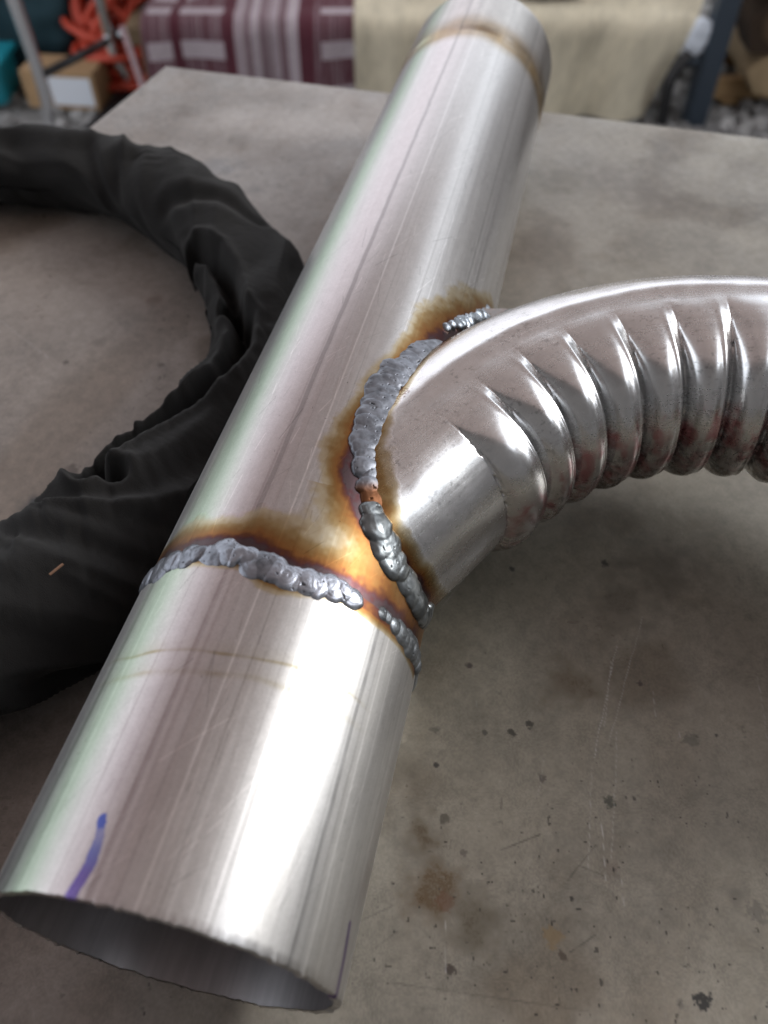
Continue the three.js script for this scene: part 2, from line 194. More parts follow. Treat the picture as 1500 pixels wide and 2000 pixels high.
// ---------------------------------------------------------------- workbench
const TC = onY(325, 130), TB = onY(1500, 272).sub(TC).normalize(), TL = onY(170, 255).sub(TC).normalize();
{
  const t = thing('workbench', 'steel topped workbench with a stained scratched grey brown surface', 'workbench', V(0, FLOOR, 0));
  const c = [TC.clone(), TC.clone().addScaledVector(TB, 1.1), TC.clone().addScaledVector(TB, 1.1).addScaledVector(TL, 0.8), TC.clone().addScaledVector(TL, 0.8)];
  const sh = new THREE.Shape(c.map((p) => new THREE.Vector2(p.x, -p.z)));
  const g = new THREE.ExtrudeGeometry(sh, { depth: 0.006, bevelEnabled: true, bevelThickness: 0.001, bevelSize: 0.001, bevelSegments: 2 }); g.rotateX(-Math.PI / 2); g.translate(0, -FLOOR - 0.007, 0);
  const X0 = -0.3, Z0 = -0.62, TS = 0.72, p = g.attributes.position, u = g.attributes.uv;
  for (let i = 0; i < p.count; i++) u.setXY(i, (p.getX(i) - X0) / TS, (p.getZ(i) - Z0) / TS);
  const at = (px, py) => { const q = onY(px, py); return [q.x, q.z]; };
  // stains, and two broad dark patches before the elbow: px, py, radius px, strength, colour
  const blot = [[850, 1740, 66, 0.85, [0.12, 0.085, 0.05]], [830, 1640, 46, 0.75, [0.11, 0.085, 0.055]], [930, 1800, 66, 0.7, [0.10, 0.085, 0.06]], [870, 1760, 22, 0.5, [0.13, 0.06, 0.035]], [1110, 1340, 62, 0.65, [0.10, 0.075, 0.045]], [1210, 1180, 90, 0.5, [0.07, 0.06, 0.045]], [1300, 1120, 80, 0.45, [0.07, 0.06, 0.045]], [1080, 1830, 22, 0.5, [0.2, 0.13, 0.05]], [420, 330, 60, 0.5, [0.08, 0.08, 0.09]], [500, 370, 22, 0.5, [0.07, 0.06, 0.06]], [560, 290, 90, 0.25, [0.14, 0.11, 0.09]], [1270, 380, 90, 0.4, [0.09, 0.07, 0.055]], [1180, 340, 50, 0.4, [0.09, 0.07, 0.055]], [1290, 285, 35, 0.4, [0.08, 0.07, 0.06]], [1100, 350, 60, 0.35, [0.1, 0.085, 0.06]], [1450, 330, 50, 0.3, [0.1, 0.08, 0.065]], [60, 985, 28, 0.85, [0.02, 0.03, 0.04]], [140, 918, 16, 0.6, [0.06, 0.045, 0.04]], [190, 670, 18, 0.5, [0.09, 0.07, 0.06]], [130, 708, 8, 0.7, [0.05, 0.04, 0.035]], [315, 713, 8, 0.6, [0.06, 0.045, 0.04]], [60, 1040, 30, 0.4, [0.09, 0.08, 0.08]], [300, 585, 18, 0.4, [0.1, 0.06, 0.05]], [1190, 1565, 15, 0.8, [0.035, 0.04, 0.03]], [1058, 1520, 9, 0.7, [0.06, 0.05, 0.045]], [1375, 1958, 19, 0.95, [0.015, 0.016, 0.016]], [1330, 1962, 9, 0.5, [0.08, 0.075, 0.07]], [865, 1600, 13, 0.7, [0.05, 0.045, 0.035]], [880, 1895, 11, 0.85, [0.04, 0.03, 0.025]], [1100, 1868, 11, 0.8, [0.045, 0.03, 0.02]], [1250, 1335, 7, 0.85, [0.04, 0.03, 0.025]], [1116, 1755, 5, 0.9, [0.02, 0.018, 0.016]], [1398, 1435, 5, 0.9, [0.03, 0.03, 0.03]], [905, 1665, 9, 0.6, [0.06, 0.05, 0.045]], [1350, 1445, 17, 0.5, [0.07, 0.07, 0.06]], [1180, 1100, 9, 0.8, [0.03, 0.03, 0.03]], [1210, 90, 9, 0.2, [0.05, 0.05, 0.05]], [915, 1300, 7, 0.8, [0.04, 0.03, 0.03]], [852, 1495, 5, 0.9, [0.03, 0.03, 0.03]], [1000, 1110, 6, 0.8, [0.03, 0.03, 0.03]], [1195, 1700, 20, 0.25, [0.1, 0.06, 0.05]], [1440, 1745, 28, 0.45, [0.07, 0.065, 0.06]], [1480, 1780, 22, 0.45, [0.07, 0.065, 0.06]], [1035, 1415, 9, 0.85, [0.025, 0.025, 0.02]], [1000, 1432, 8, 0.85, [0.025, 0.025, 0.02]], [945, 1430, 7, 0.7, [0.04, 0.04, 0.035]], [850, 1425, 10, 0.5, [0.05, 0.05, 0.045]]]
    .map(([x, y, r, a, col]) => { const q = at(x, y), e = at(x + r, y); return { x: q[0], z: q[1], r: Math.hypot(e[0] - q[0], e[1] - q[1]), a, col, k: rnd() * 90 | 0 }; });
  const lines = [[[1255, 1205], [1190, 1450], 0.5], [[1205, 1260], [1160, 1480], 0.7], [[1195, 1290], [1180, 1420], 0.5], [[1155, 1500], [1150, 1700], 0.4], [[1205, 1430], [1195, 1680], 0.4], [[1175, 1600], [1185, 1720], 0.6], [[870, 1790], [872, 1900], 0.6], [[1320, 1410], [1330, 1440], 0.5], [[0, 625], [95, 700], 0.6], [[1480, 1320], [1500, 1450], 0.4], [[1215, 1720], [1220, 1770], 0.5], [[940, 1090], [860, 1190], 0.5], [[1275, 1350], [1280, 1400], 0.4], [[1050, 1560], [1062, 1480], 0.3]].map(([a, b, k]) => ({ a: at(...a), b: at(...b), k, w: 0.00016 }))
    .concat([[[980, 1660], [1055, 1630], -0.7], [[1165, 1650], [1110, 1720], -0.5], [[1130, 1690], [1180, 1710], -0.5], [[770, 1920], [1150, 1975], -0.35], [[700, 1800], [765, 1770], -0.4], [[735, 1850], [775, 1820], -0.4], [[1115, 1860], [1165, 1825], -0.6], [[980, 1560], [978, 1580], -0.7]].map(([a, b, k]) => ({ a: at(...a), b: at(...b), k, w: 0.0003 })));
  const scr = strokes(900, -0.3, 0.42, -0.62, 0.1, 0.012, -1.4, 1.6), scr2 = strokes(260, -0.3, 0.42, -0.62, 0.1, 0.03, -1.3, 0.5);
  const map = colorTex(2048, 2048, (a, b, c) => {
    const x = X0 + a * TS, z = Z0 + b * TS;
    const big = fbm(x * 9 + 4, z * 9, 4, 100), mid = fbm(x * 45, z * 45, 4, 110), fine = fbm(x * 420, z * 420, 3, 120), gr = n2(x * 2900, z * 2900, 125), hue = fbm(x * 6 + 9, z * 6 + 2, 3, 130);
    let k = 0.222 * (1 + 0.42 * (big - 0.5) + 0.5 * (mid - 0.5) + 0.35 * (fine - 0.5) + 0.3 * (gr - 0.5));
    const left = sst(0.02, -0.06, x + 0.2 * (z + 0.2) + 0.1 * (hue - 0.5)); // a rosier stretch towards the left
    c[0] = k * mix(1.07, 1.10, left); c[1] = k * mix(0.985, 0.97, left); c[2] = k * mix(0.83 - 0.16 * (hue - 0.4), 0.88, left); { const sm = fbm(x * 22 + z * 8, z * 7 - x * 3, 4, 133), s2 = sst(0.52, 0.75, sm) * 0.3; c[0] *= 1 - s2 * 0.7; c[1] *= 1 - s2 * 0.85; c[2] *= 1 - s2; }
    const dk = fbm(x * 30 + 20, z * 30, 4, 140); if (dk > 0.6) { const s = sst(0.6, 0.78, dk) * 0.4; for (let q = 0; q < 3; q++) c[q] *= 1 - s * [0.8, 0.9, 1][q]; }
    for (const s of blot) { const dx = x - s.x, dz = z - s.z; if (Math.abs(dx) > s.r * 1.8 || Math.abs(dz) > s.r * 1.8) continue; const f = s.r > 0.003 ? 1 : 5; const d = Math.hypot(dx, dz) / s.r + (fbm(x * 260 * f, z * 260 * f, 4, 150 + s.k) - 0.5) * 1.5; const e = sst(s.r > 0.003 ? 1.25 : 1.0, s.r > 0.003 ? 0.0 : 0.6, d) * s.a * (s.r > 0.003 ? 0.5 + 1.0 * fine + 0.9 * (gr - 0.4) : 1); for (let q = 0; q < 3; q++) c[q] = mix(c[q], s.col[q], clamp(e)); }
    const cl = fbm(x * 16, z * 16, 2, 163), sp = n2(x * 900, z * 900, 160) * 0.8 + n2(x * 2300, z * 2300, 164) * 0.2, sp2 = n2(x * 330, z * 330, 161) * 0.75 + n2(x * 1500, z * 1500, 165) * 0.25; if (sp > 0.84) { const s = sst(0.84, 0.92, sp) * 0.8 * sst(0.4, 0.6, cl); for (let q = 0; q < 3; q++) c[q] *= 1 - s; } if (sp2 > 0.9) { const s = sst(0.9, 0.94, sp2) * 0.7 * sst(0.3, 0.55, cl); for (let q = 0; q < 3; q++) c[q] *= 1 - s; }
    for (const l of lines) { if (Math.min(l.a[0], l.b[0]) - 0.002 > x || Math.max(l.a[0], l.b[0]) + 0.002 < x || Math.min(l.a[1], l.b[1]) - 0.002 > z || Math.max(l.a[1], l.b[1]) + 0.002 < z) continue; const [d] = segDist(x + 0.0004 * (n2(z * 300, 3, 170) - 0.5), z, l.a[0], l.a[1], l.b[0], l.b[1]); const s = sst(l.w, l.w * 0.3, d) * Math.abs(l.k) * (0.35 + 0.9 * n2(z * 700, x * 700, 171)); for (let q = 0; q < 3; q++) c[q] = l.k > 0 ? mix(c[q], 0.5, s * 0.7) : c[q] * (1 - s * 0.7); }
    const s = scr(x, z) * 0.35 + scr2(x, z) * 0.3; if (s > 0) for (let q = 0; q < 3; q++) c[q] = mix(c[q], 0.45, s * 0.5); else for (let q = 0; q < 3; q++) c[q] *= 1 + s * 0.6;
  }, THREE.MirroredRepeatWrapping);
  const rg = grayTex(1024, 1024, (a, b) => 0.40 + 0.26 * (fbm(a * 30, b * 30, 4, 180) - 0.5) + 0.16 * (n2(a * 500, b * 500, 181) - 0.5), THREE.MirroredRepeatWrapping);
  mesh('bench_top', g, new THREE.MeshPhysicalMaterial({ map, metalness: 0.12, roughness: 1, roughnessMap: rg, side: THREE.DoubleSide }), t);
  const dark = std(0.03, 0.03, 0.035, { roughness: 0.5 });
  const inset = (i, j) => TC.clone().addScaledVector(TB, i).addScaledVector(TL, j).setY(0);
  for (const [i, j] of [[0.06, 0.06], [1.04, 0.06], [1.04, 0.74], [0.06, 0.74]]) { const q = inset(i, j); const l = mesh('leg', box(0.04, -FLOOR - 0.0085, 0.04, q.x, (-FLOOR - 0.0085) / 2, q.z), dark, t); }
}
// ---------------------------------------------------------------- the welded pipe
const exhaust = thing('exhaust_pipe', 'welded steel exhaust Y pipe with brown heat tinted joints lying on the workbench', 'pipe');
{
  const texN = pipeTex(2048, 1024, 0, RING + 0.004), texU = pipeTex(2048, 2048, RING - 0.004, PIPE_L);
  const matN = steel(texN, 0.345), matU = steel(texU, 0.33);
  const edge = (th) => { const u = (th / 6.2832 + 0.5); return 0.00022 * (n2p(u * 40, 0, 40, 200) - 0.5) + 0.00025 * (n2p(u * 300, 3, 300, 203) - 0.5) - 0.0011 * Math.max(0, n2p(u * 240, 3, 240, 201) - 0.7); };
  const WALL = 0.0015, RN = R + 0.0004;
  // near piece: outside, sawn rim, inside
  const prof = [];
  for (let j = 0; j <= 40; j++) prof.push([RN, 1 - j / 40, 0]);
  prof.push([RN - 0.0002, 0, 0.00025], [RN - 0.0007, 0, 0.0003], [RN - WALL, 0, 0.0002]);
  const ny = prof.length - 1;
  const gN = grid(720, ny, (a, b) => { const th = (a - 0.5) * 2 * Math.PI, q = prof[Math.round(b * ny)], e = edge(th), v = mix(e * (1 - 0), ringV(th), q[1]) - q[2]; return [pipeP(th, v, q[0]), a, clamp(v / (RING + 0.004), 0.002, 0.998)]; }, true);
  mesh('near_tube', gN, matN, exhaust);
  const boreTex = colorTex(512, 256, (u, v, c) => { const k = 0.46 + 0.14 * (fbm(u * 60, v * 9, 4, 205) - 0.5) + 0.06 * (n2(u * 300, v * 6, 206) - 0.5); c[0] = k; c[1] = k * 0.97; c[2] = k; });
  mesh('bore', grid(200, 24, (a, b) => { const th = (a - 0.5) * 2 * Math.PI; return [pipeP(th, mix(edge(th) - 0.0001, 0.08, b), RN - WALL), a, b]; }, true), new THREE.MeshPhysicalMaterial({ map: boreTex, metalness: 1, roughness: 0.4, side: THREE.DoubleSide }), exhaust);
  const profU = []; for (let j = 0; j <= 60; j++) profU.push([R, mix(0, 0.338, j / 60)]);
  profU.push([R + 0.0001, 0.3395], [R + 0.0004, 0.3415], [R + 0.0006, 0.344]); for (let j = 1; j <= 8; j++) profU.push([R + 0.0006, mix(0.344, PIPE_L, j / 8)]);
  profU.push([R + 0.0003, PIPE_L + 0.0003], [R - 0.0008, PIPE_L + 0.0002], [R - 0.0010, PIPE_L]); for (let j = 1; j <= 8; j++) profU.push([R - 0.0003 - 0.0013 * Math.min(1, j / 3), mix(PIPE_L, RING, j / 8)]);
  const nu = profU.length - 1;
  const gU = grid(240, nu, (a, b) => { const th = (a - 0.5) * 2 * Math.PI, q = profU[Math.round(b * nu)], v = Math.max(q[1], ringV(th) - 0.001); return [pipeP(th, v, q[0]), a, clamp((v - RING + 0.004) / (PIPE_L - RING + 0.004), 0.002, 0.998)]; }, true);
  mesh('main_tube', gU, matU, exhaust);

  // elbow, wrinkle bent: ridges grow towards the inside of the bend
  const PITCHR = 0.0149, S1 = 0.0455;
  const ridge = (phi, s) => { const k = (s - S1 - 0.0012 * Math.sin(phi)) / PITCHR; if (k < 0 || k > 9) return 0; const f = k - Math.floor(k), i = Math.floor(k); const w = sst(0.0, 1.0, phi + 0.1 * (hsh(i, 2, 3) - 0.5)) * sst(Math.PI + 0.05, 2.0, phi); const sh = Math.pow(Math.sin(Math.PI * Math.pow(f, 0.92)), 0.55); const sub = 0.16 * Math.exp(-(((f - 0.8) / 0.07) ** 2)); return (0.0058 * (0.9 + 0.2 * hsh(i, 5, 1)) * (sh - 0.22) + 0.0044 * sub) * w; };
  const NS = 640, NP = 240;
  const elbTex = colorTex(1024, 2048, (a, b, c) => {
    const phi = (a - 0.5) * 2 * Math.PI, s = b * bLen, x = phi * BR;
    const st = n2(x * 900, s * 60, 210), gr = n2(x * 4200, s * 4200, 211), mo = fbm(x * 420, s * 420, 4, 212), wd = fbm(x * 60, s * 60, 3, 214);
    let k = 0.69 + 0.05 * (st - 0.5) + 0.06 * (gr - 0.5) + 0.10 * (mo - 0.5) + 0.08 * (wd - 0.5);
    // dull grey bloom and scuffs
    const scuff = fbm(x * 1500, s * 900, 3, 216); if (scuff > 0.62) k *= 1 - 0.28 * sst(0.62, 0.8, scuff) * sst(0.4, 0.6, wd);
    c[0] = k * 0.99; c[1] = k * 1.0; c[2] = k * 1.01;
    const smooth = sst(-0.1, -0.3, phi) * sst(-1.6, -1.2, phi); c[1] *= 1 - 0.06 * smooth; c[2] *= 1 - 0.07 * smooth;  // rosy reflection of the roof tinted into the smooth outer strip
    const lowTone = sst(1.7, 2.1, phi + 0.7 * (mo - 0.5)) * sst(S1 - 0.002, S1 + 0.004, s); if (lowTone > 0) { const g = lowTone * (0.25 + 0.75 * sst(0.4, 0.6, fbm(x * 700, s * 700, 3, 220))); c[0] *= 1 - 0.6 * g; c[1] *= 1 - 0.66 * g; c[2] *= 1 - 0.7 * g; }  // darkened in speckles towards the underside of the ridges
    { const q = (s - S1) / PITCHR, f = q - Math.floor(q), g = sst(1.15, 1.45, phi + 0.5 * (mo - 0.5)) * sst(2.1, 1.75, phi) * sst(0, 0.2, q) * (0.35 + 0.65 * Math.abs(Math.sin(Math.PI * f * 2))) * sst(0.35, 0.7, fbm(x * 300, s * 300, 4, 222)); c[0] = mix(c[0], 0.42, g * 0.7); c[1] = mix(c[1], 0.08, g * 0.72); c[2] = mix(c[2], 0.11, g * 0.72); const dk = sst(1.4, 1.7, phi) * sst(0.0, 0.2, q) * sst(0.56, 0.66, fbm(x * 900, s * 900, 3, 223)); for (let i = 0; i < 3; i++) c[i] *= 1 - 0.4 * dk; }  // red patches and dark specks along the inner side of the ridges
    const d0 = (s - bStart(phi)) * 1000 * 0.86; if (s < 0.08) { const ex = mix(1.0, 2.2, sst(0.9, 0.2, Math.abs(phi - 1.2))) ; heat(Math.max(0, (d0 - 1.2) * ex + (fbm(x * 300, s * 300, 3, 224) - 0.5) * 4 + 1.5), c); }
    const [sd, stt] = lineDist(phi, s, [[-0.36, 0.036], [-0.30, 0.041], [-0.27, 0.046]]); { const q = sst(0.0022, 0.0006, Math.hypot((phi + 0.33) * BR * 0.9, Math.max(0, Math.abs(s - 0.041) - 0.006)) + 0.0012 * (n2(x * 1500, s * 1500, 226) - 0.5)) * sst(0.35, 0.6, n2(x * 2600, s * 2600, 227)) * 0.7; for (let i = 0; i < 3; i++) c[i] *= 1 - q * [0.75, 0.85, 0.9][i]; }
  });
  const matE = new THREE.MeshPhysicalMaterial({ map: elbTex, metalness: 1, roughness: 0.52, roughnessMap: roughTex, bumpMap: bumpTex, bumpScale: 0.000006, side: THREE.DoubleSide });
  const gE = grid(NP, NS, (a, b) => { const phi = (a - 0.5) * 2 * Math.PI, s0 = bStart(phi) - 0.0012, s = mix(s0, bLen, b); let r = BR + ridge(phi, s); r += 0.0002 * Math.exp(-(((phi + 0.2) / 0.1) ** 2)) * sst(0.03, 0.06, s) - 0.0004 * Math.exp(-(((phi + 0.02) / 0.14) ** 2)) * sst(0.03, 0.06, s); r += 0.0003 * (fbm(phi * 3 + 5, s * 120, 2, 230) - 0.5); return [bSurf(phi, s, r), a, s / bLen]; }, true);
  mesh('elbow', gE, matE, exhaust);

  // straight tail added out of view to block light on the bench
  { const e = bAxis(bLen); mesh('added_tail_tube', grid(96, 40, (a, b) => { const phi = (a - 0.5) * 2 * Math.PI, k = b < 0.8 ? b / 0.8 : 1, r = b < 0.8 ? BR : BR - 0.0015 * (b - 0.8) / 0.2; return [e.p.clone().addScaledVector(e.t, -0.002 + 0.07 * k).addScaledVector(e.up, Math.cos(phi) * r).addScaledVector(e.inn, Math.sin(phi) * r), a, 0.1 + 0.1 * b]; }, true), matE, exhaust); }
  // weld beads: each run is a row of overlapping puddles, frozen one over the other and fused at the toes
  function bead(path, o = {}) { // path: [{P, N, w, h}]
    const { fine = 0.6, flatK = 0.5, relief = 1, step = 0.0024, seedK = 1, rough = 0.4, tint = [0.3, 0.315, 0.35], brown = 0.5, shine = 0, amber = 0, cell = 0.00016 } = o;
    const cp = new THREE.CatmullRomCurve3(path.map((q) => q.P), false, 'centripetal'), cn = new THREE.CatmullRomCurve3(path.map((q) => q.N), false, 'centripetal');
    const L = cp.getLength(), arcs = cp.getLengths(path.length - 1), val = (k, s) => { const f = clamp(s / L) * (path.length - 1), i = Math.min(path.length - 2, Math.floor(f)); return mix(path[i][k], path[i + 1][k], f - i); };
    const dimes = []; for (let s = 0, k = 0; s <= L; k++) { const w = val('w', s), a = w * (0.8 + 0.4 * hsh(k, 1, seedK)); dimes.push({ s, x: w * 0.5 * (hsh(k, 2, seedK) - 0.5), a, b: a * (0.8 + 0.35 * hsh(k, 5, seedK)), h: val('h', s) * 0.85 * (0.72 + 0.5 * hsh(k, 3, seedK) * relief + 0.25 * (1 - relief)), t: mix(1, 0.65 + 0.7 * hsh(k, 4, seedK), relief) }); s += step * (0.55 + 0.9 * hsh(k, 6, seedK)); }
    const XW = Math.max(...path.map((q) => q.w)) * 1.45, PAD = XW, NSG = Math.min(900, Math.ceil((L + 2 * PAD) / cell)), NX = Math.ceil(2 * XW / cell), col = [];
    const fr = []; for (let i = 0; i <= NSG; i++) { const s = -PAD + (L + 2 * PAD) * i / NSG, t = clamp(s / L), P = cp.getPointAt(t), T = cp.getTangentAt(t), N = cn.getPoint(cp.getUtoTmapping(t)).normalize(); N.addScaledVector(T, -N.dot(T)).normalize(); P.addScaledVector(T, s < 0 ? s : s > L ? s - L : 0); fr.push({ P, N, B: T.clone().cross(N), s }); }
    const g = grid(NX, NSG, (a, b) => {
      const { P, N, B, s } = fr[Math.round(b * NSG)], x = (a - 0.5) * 2 * XW;
      const wx = x + 0.0009 * (fbm(s * 420, x * 420, 2, seedK + 2) - 0.5), ws = s + 0.0009 * (fbm(s * 420 + 40, x * 420, 2, seedK + 3) - 0.5);
      let h = -1, tn = 1, ring = 0;
      for (const d of dimes) { const u = (ws - d.s) / d.b, v = (wx - d.x) / d.a, r2 = u * u + v * v; if (r2 > 2.2) continue; const c = r2 < 1 ? d.h * Math.pow(1 - r2, flatK) + d.h * 0.16 * u : -d.h * 0.9 * (r2 - 1); if (c > h) { h = c; tn = d.t; ring = Math.sqrt(r2); } }
      if (h < -0.0009) h = -0.0009;
      const nz = fbm(s * 800, x * 800, 3, seedK + 10), up = sst(0, 0.0006, h);
      h += up * (0.00003 * fine * Math.sin(ring * 20) + 0.00016 * fine * (nz - 0.5) + 0.0005 * (fbm(s * 230, x * 230, 2, seedK + 20) - 0.5));
      const pit = n2(s * 1500, x * 1500, seedK + 12), pk = pit > 0.9 ? 1 - 0.8 * sst(0.9, 0.95, pit) : 1; h -= up * (1 - pk) * 0.00025;
      const edge = sst(0.00055, 0.0, h), k = 0.8 * (0.5 + nz) * tn * pk * (1 + shine * sst(0.8, 1, s / L)), br = clamp(edge * brown * (0.3 + 1.2 * nz) + amber * sst(0.0045, 0.001, s));
      col.push(mix(tint[0] * k, 0.14, br), mix(tint[1] * k, 0.055, br), mix(tint[2] * k, 0.02, br));
      return [P.clone().addScaledVector(B, x).addScaledVector(N, h - 0.0001), a, s * 40];
    });
    g.setAttribute('color', new THREE.Float32BufferAttribute(col, 3));
    return mesh('weld_bead', g, new THREE.MeshPhysicalMaterial({ vertexColors: true, metalness: 0.9, roughness: rough, side: THREE.DoubleSide }), exhaust);
  }
  const onRing = (px, py, w, h) => { const q = onPipe(px, py); return { P: pipeP(q.th, q.v), N: pipeN(q.th), w, h }; };
  const ringAt = (deg, w, h, dv = 0) => { const th = deg * Math.PI / 180; return { P: pipeP(th, ringV(th) + dv), N: pipeN(th), w, h }; };
  const under = (d0, d1, n) => Array.from({ length: n }, (_, i) => ringAt(mix(d0, d1, i / (n - 1)), 0.0025, 0.0015));
  bead([...under(-178, -72, 8), onRing(300, 1125, 0.0026, 0.0014), onRing(345, 1101, 0.0026, 0.0014), onRing(395, 1086, 0.0028, 0.0014), onRing(440, 1083, 0.0031, 0.0015), onRing(478, 1086, 0.0031, 0.0015), onRing(508, 1108, 0.0027, 0.0015), onRing(545, 1123, 0.0033, 0.0017), onRing(590, 1135, 0.0033, 0.0017), onRing(630, 1147, 0.0031, 0.0016), onRing(665, 1161, 0.003, 0.0016), onRing(688, 1172, 0.0027, 0.0015)], { seedK: 11, tint: [0.27, 0.285, 0.325], shine: 0.9, step: 0.0021, flatK: 0.42, relief: 0.8, rough: 0.38 });
  bead([onRing(746, 1200, 0.002, 0.001), onRing(765, 1222, 0.0027, 0.0014), onRing(788, 1252, 0.0029, 0.0016), ...under(76, 178, 8)], { seedK: 51, tint: [0.25, 0.27, 0.29] });
  // along the saddle: between two pixels of the photograph, on the joint line
  const saddleAt = (phi, w, h, off = 0) => { const s = bStart(phi), P = bSurf(phi, s), q = P.clone().sub(NEAR), th = Math.atan2(q.dot(SIDE), q.dot(UPV)), { inn, up } = bAxis(s); const nb = up.clone().multiplyScalar(Math.cos(phi)).addScaledVector(inn, Math.sin(phi)), nm = pipeN(th); const N = nb.clone().add(nm).normalize(); const away = nm.clone().multiplyScalar(0).add(nb).addScaledVector(nm, -nb.dot(nm)).normalize(); return { P: P.addScaledVector(away, off), N: N.addScaledVector(nm, 0.5).normalize(), w, h, th }; };
  const arc = (p0, p1, k, w, h) => Array.from({ length: k }, (_, i) => saddleAt(mix(p0, p1, i / (k - 1)), w, h, 0.0008));
  const onSad = (list, h) => list.map(([px, py, hw]) => { const q = onPipe(px, py); let best = saddle[0]; for (const a of saddle) if (a.P.distanceTo(q.P) < best.P.distanceTo(q.P)) best = a; const sd = saddleAt(best.phi, 0, 0); return { P: q.P, N: pipeN(q.th).multiplyScalar(0.6).add(sd.N).normalize(), w: hw * q.P.distanceTo(CAM) / F * 0.96, h: typeof h === 'number' ? h : h(hw), phi: best.phi }; });
  const lower = onSad([[727, 1000, 27], [739, 1038, 33], [757, 1075, 35], [777, 1112, 34], [797, 1148, 32], [813, 1180, 30], [822, 1205, 27]], 0.0021), last = lower[lower.length - 1].phi;
  bead(onSad([[731, 975, 34], [727, 945, 35], [718, 910, 37], [714, 870, 39], [722, 825, 38], [741, 785, 36], [765, 748, 35], [795, 716, 33], [828, 692, 29], [856, 679, 22]], 0.0019), { seedK: 84, step: 0.0021, flatK: 0.30, relief: 0.3, fine: 0.25, tint: [0.235, 0.25, 0.285], amber: 0.95, rough: 0.45 });
  bead(onSad([[872, 641, 12], [896, 632, 16], [925, 622, 16], [956, 607, 13]], 0.0014), { seedK: 71, tint: [0.33, 0.37, 0.42], brown: 0.7 });
  bead(lower.concat(arc(last + 0.3, 5.1, 40, 0.0026, 0.0017)), { seedK: 101, step: 0.0027, fine: 0.35, flatK: 0.34, relief: 0.55, tint: [0.23, 0.25, 0.26], rough: 0.32 });
}
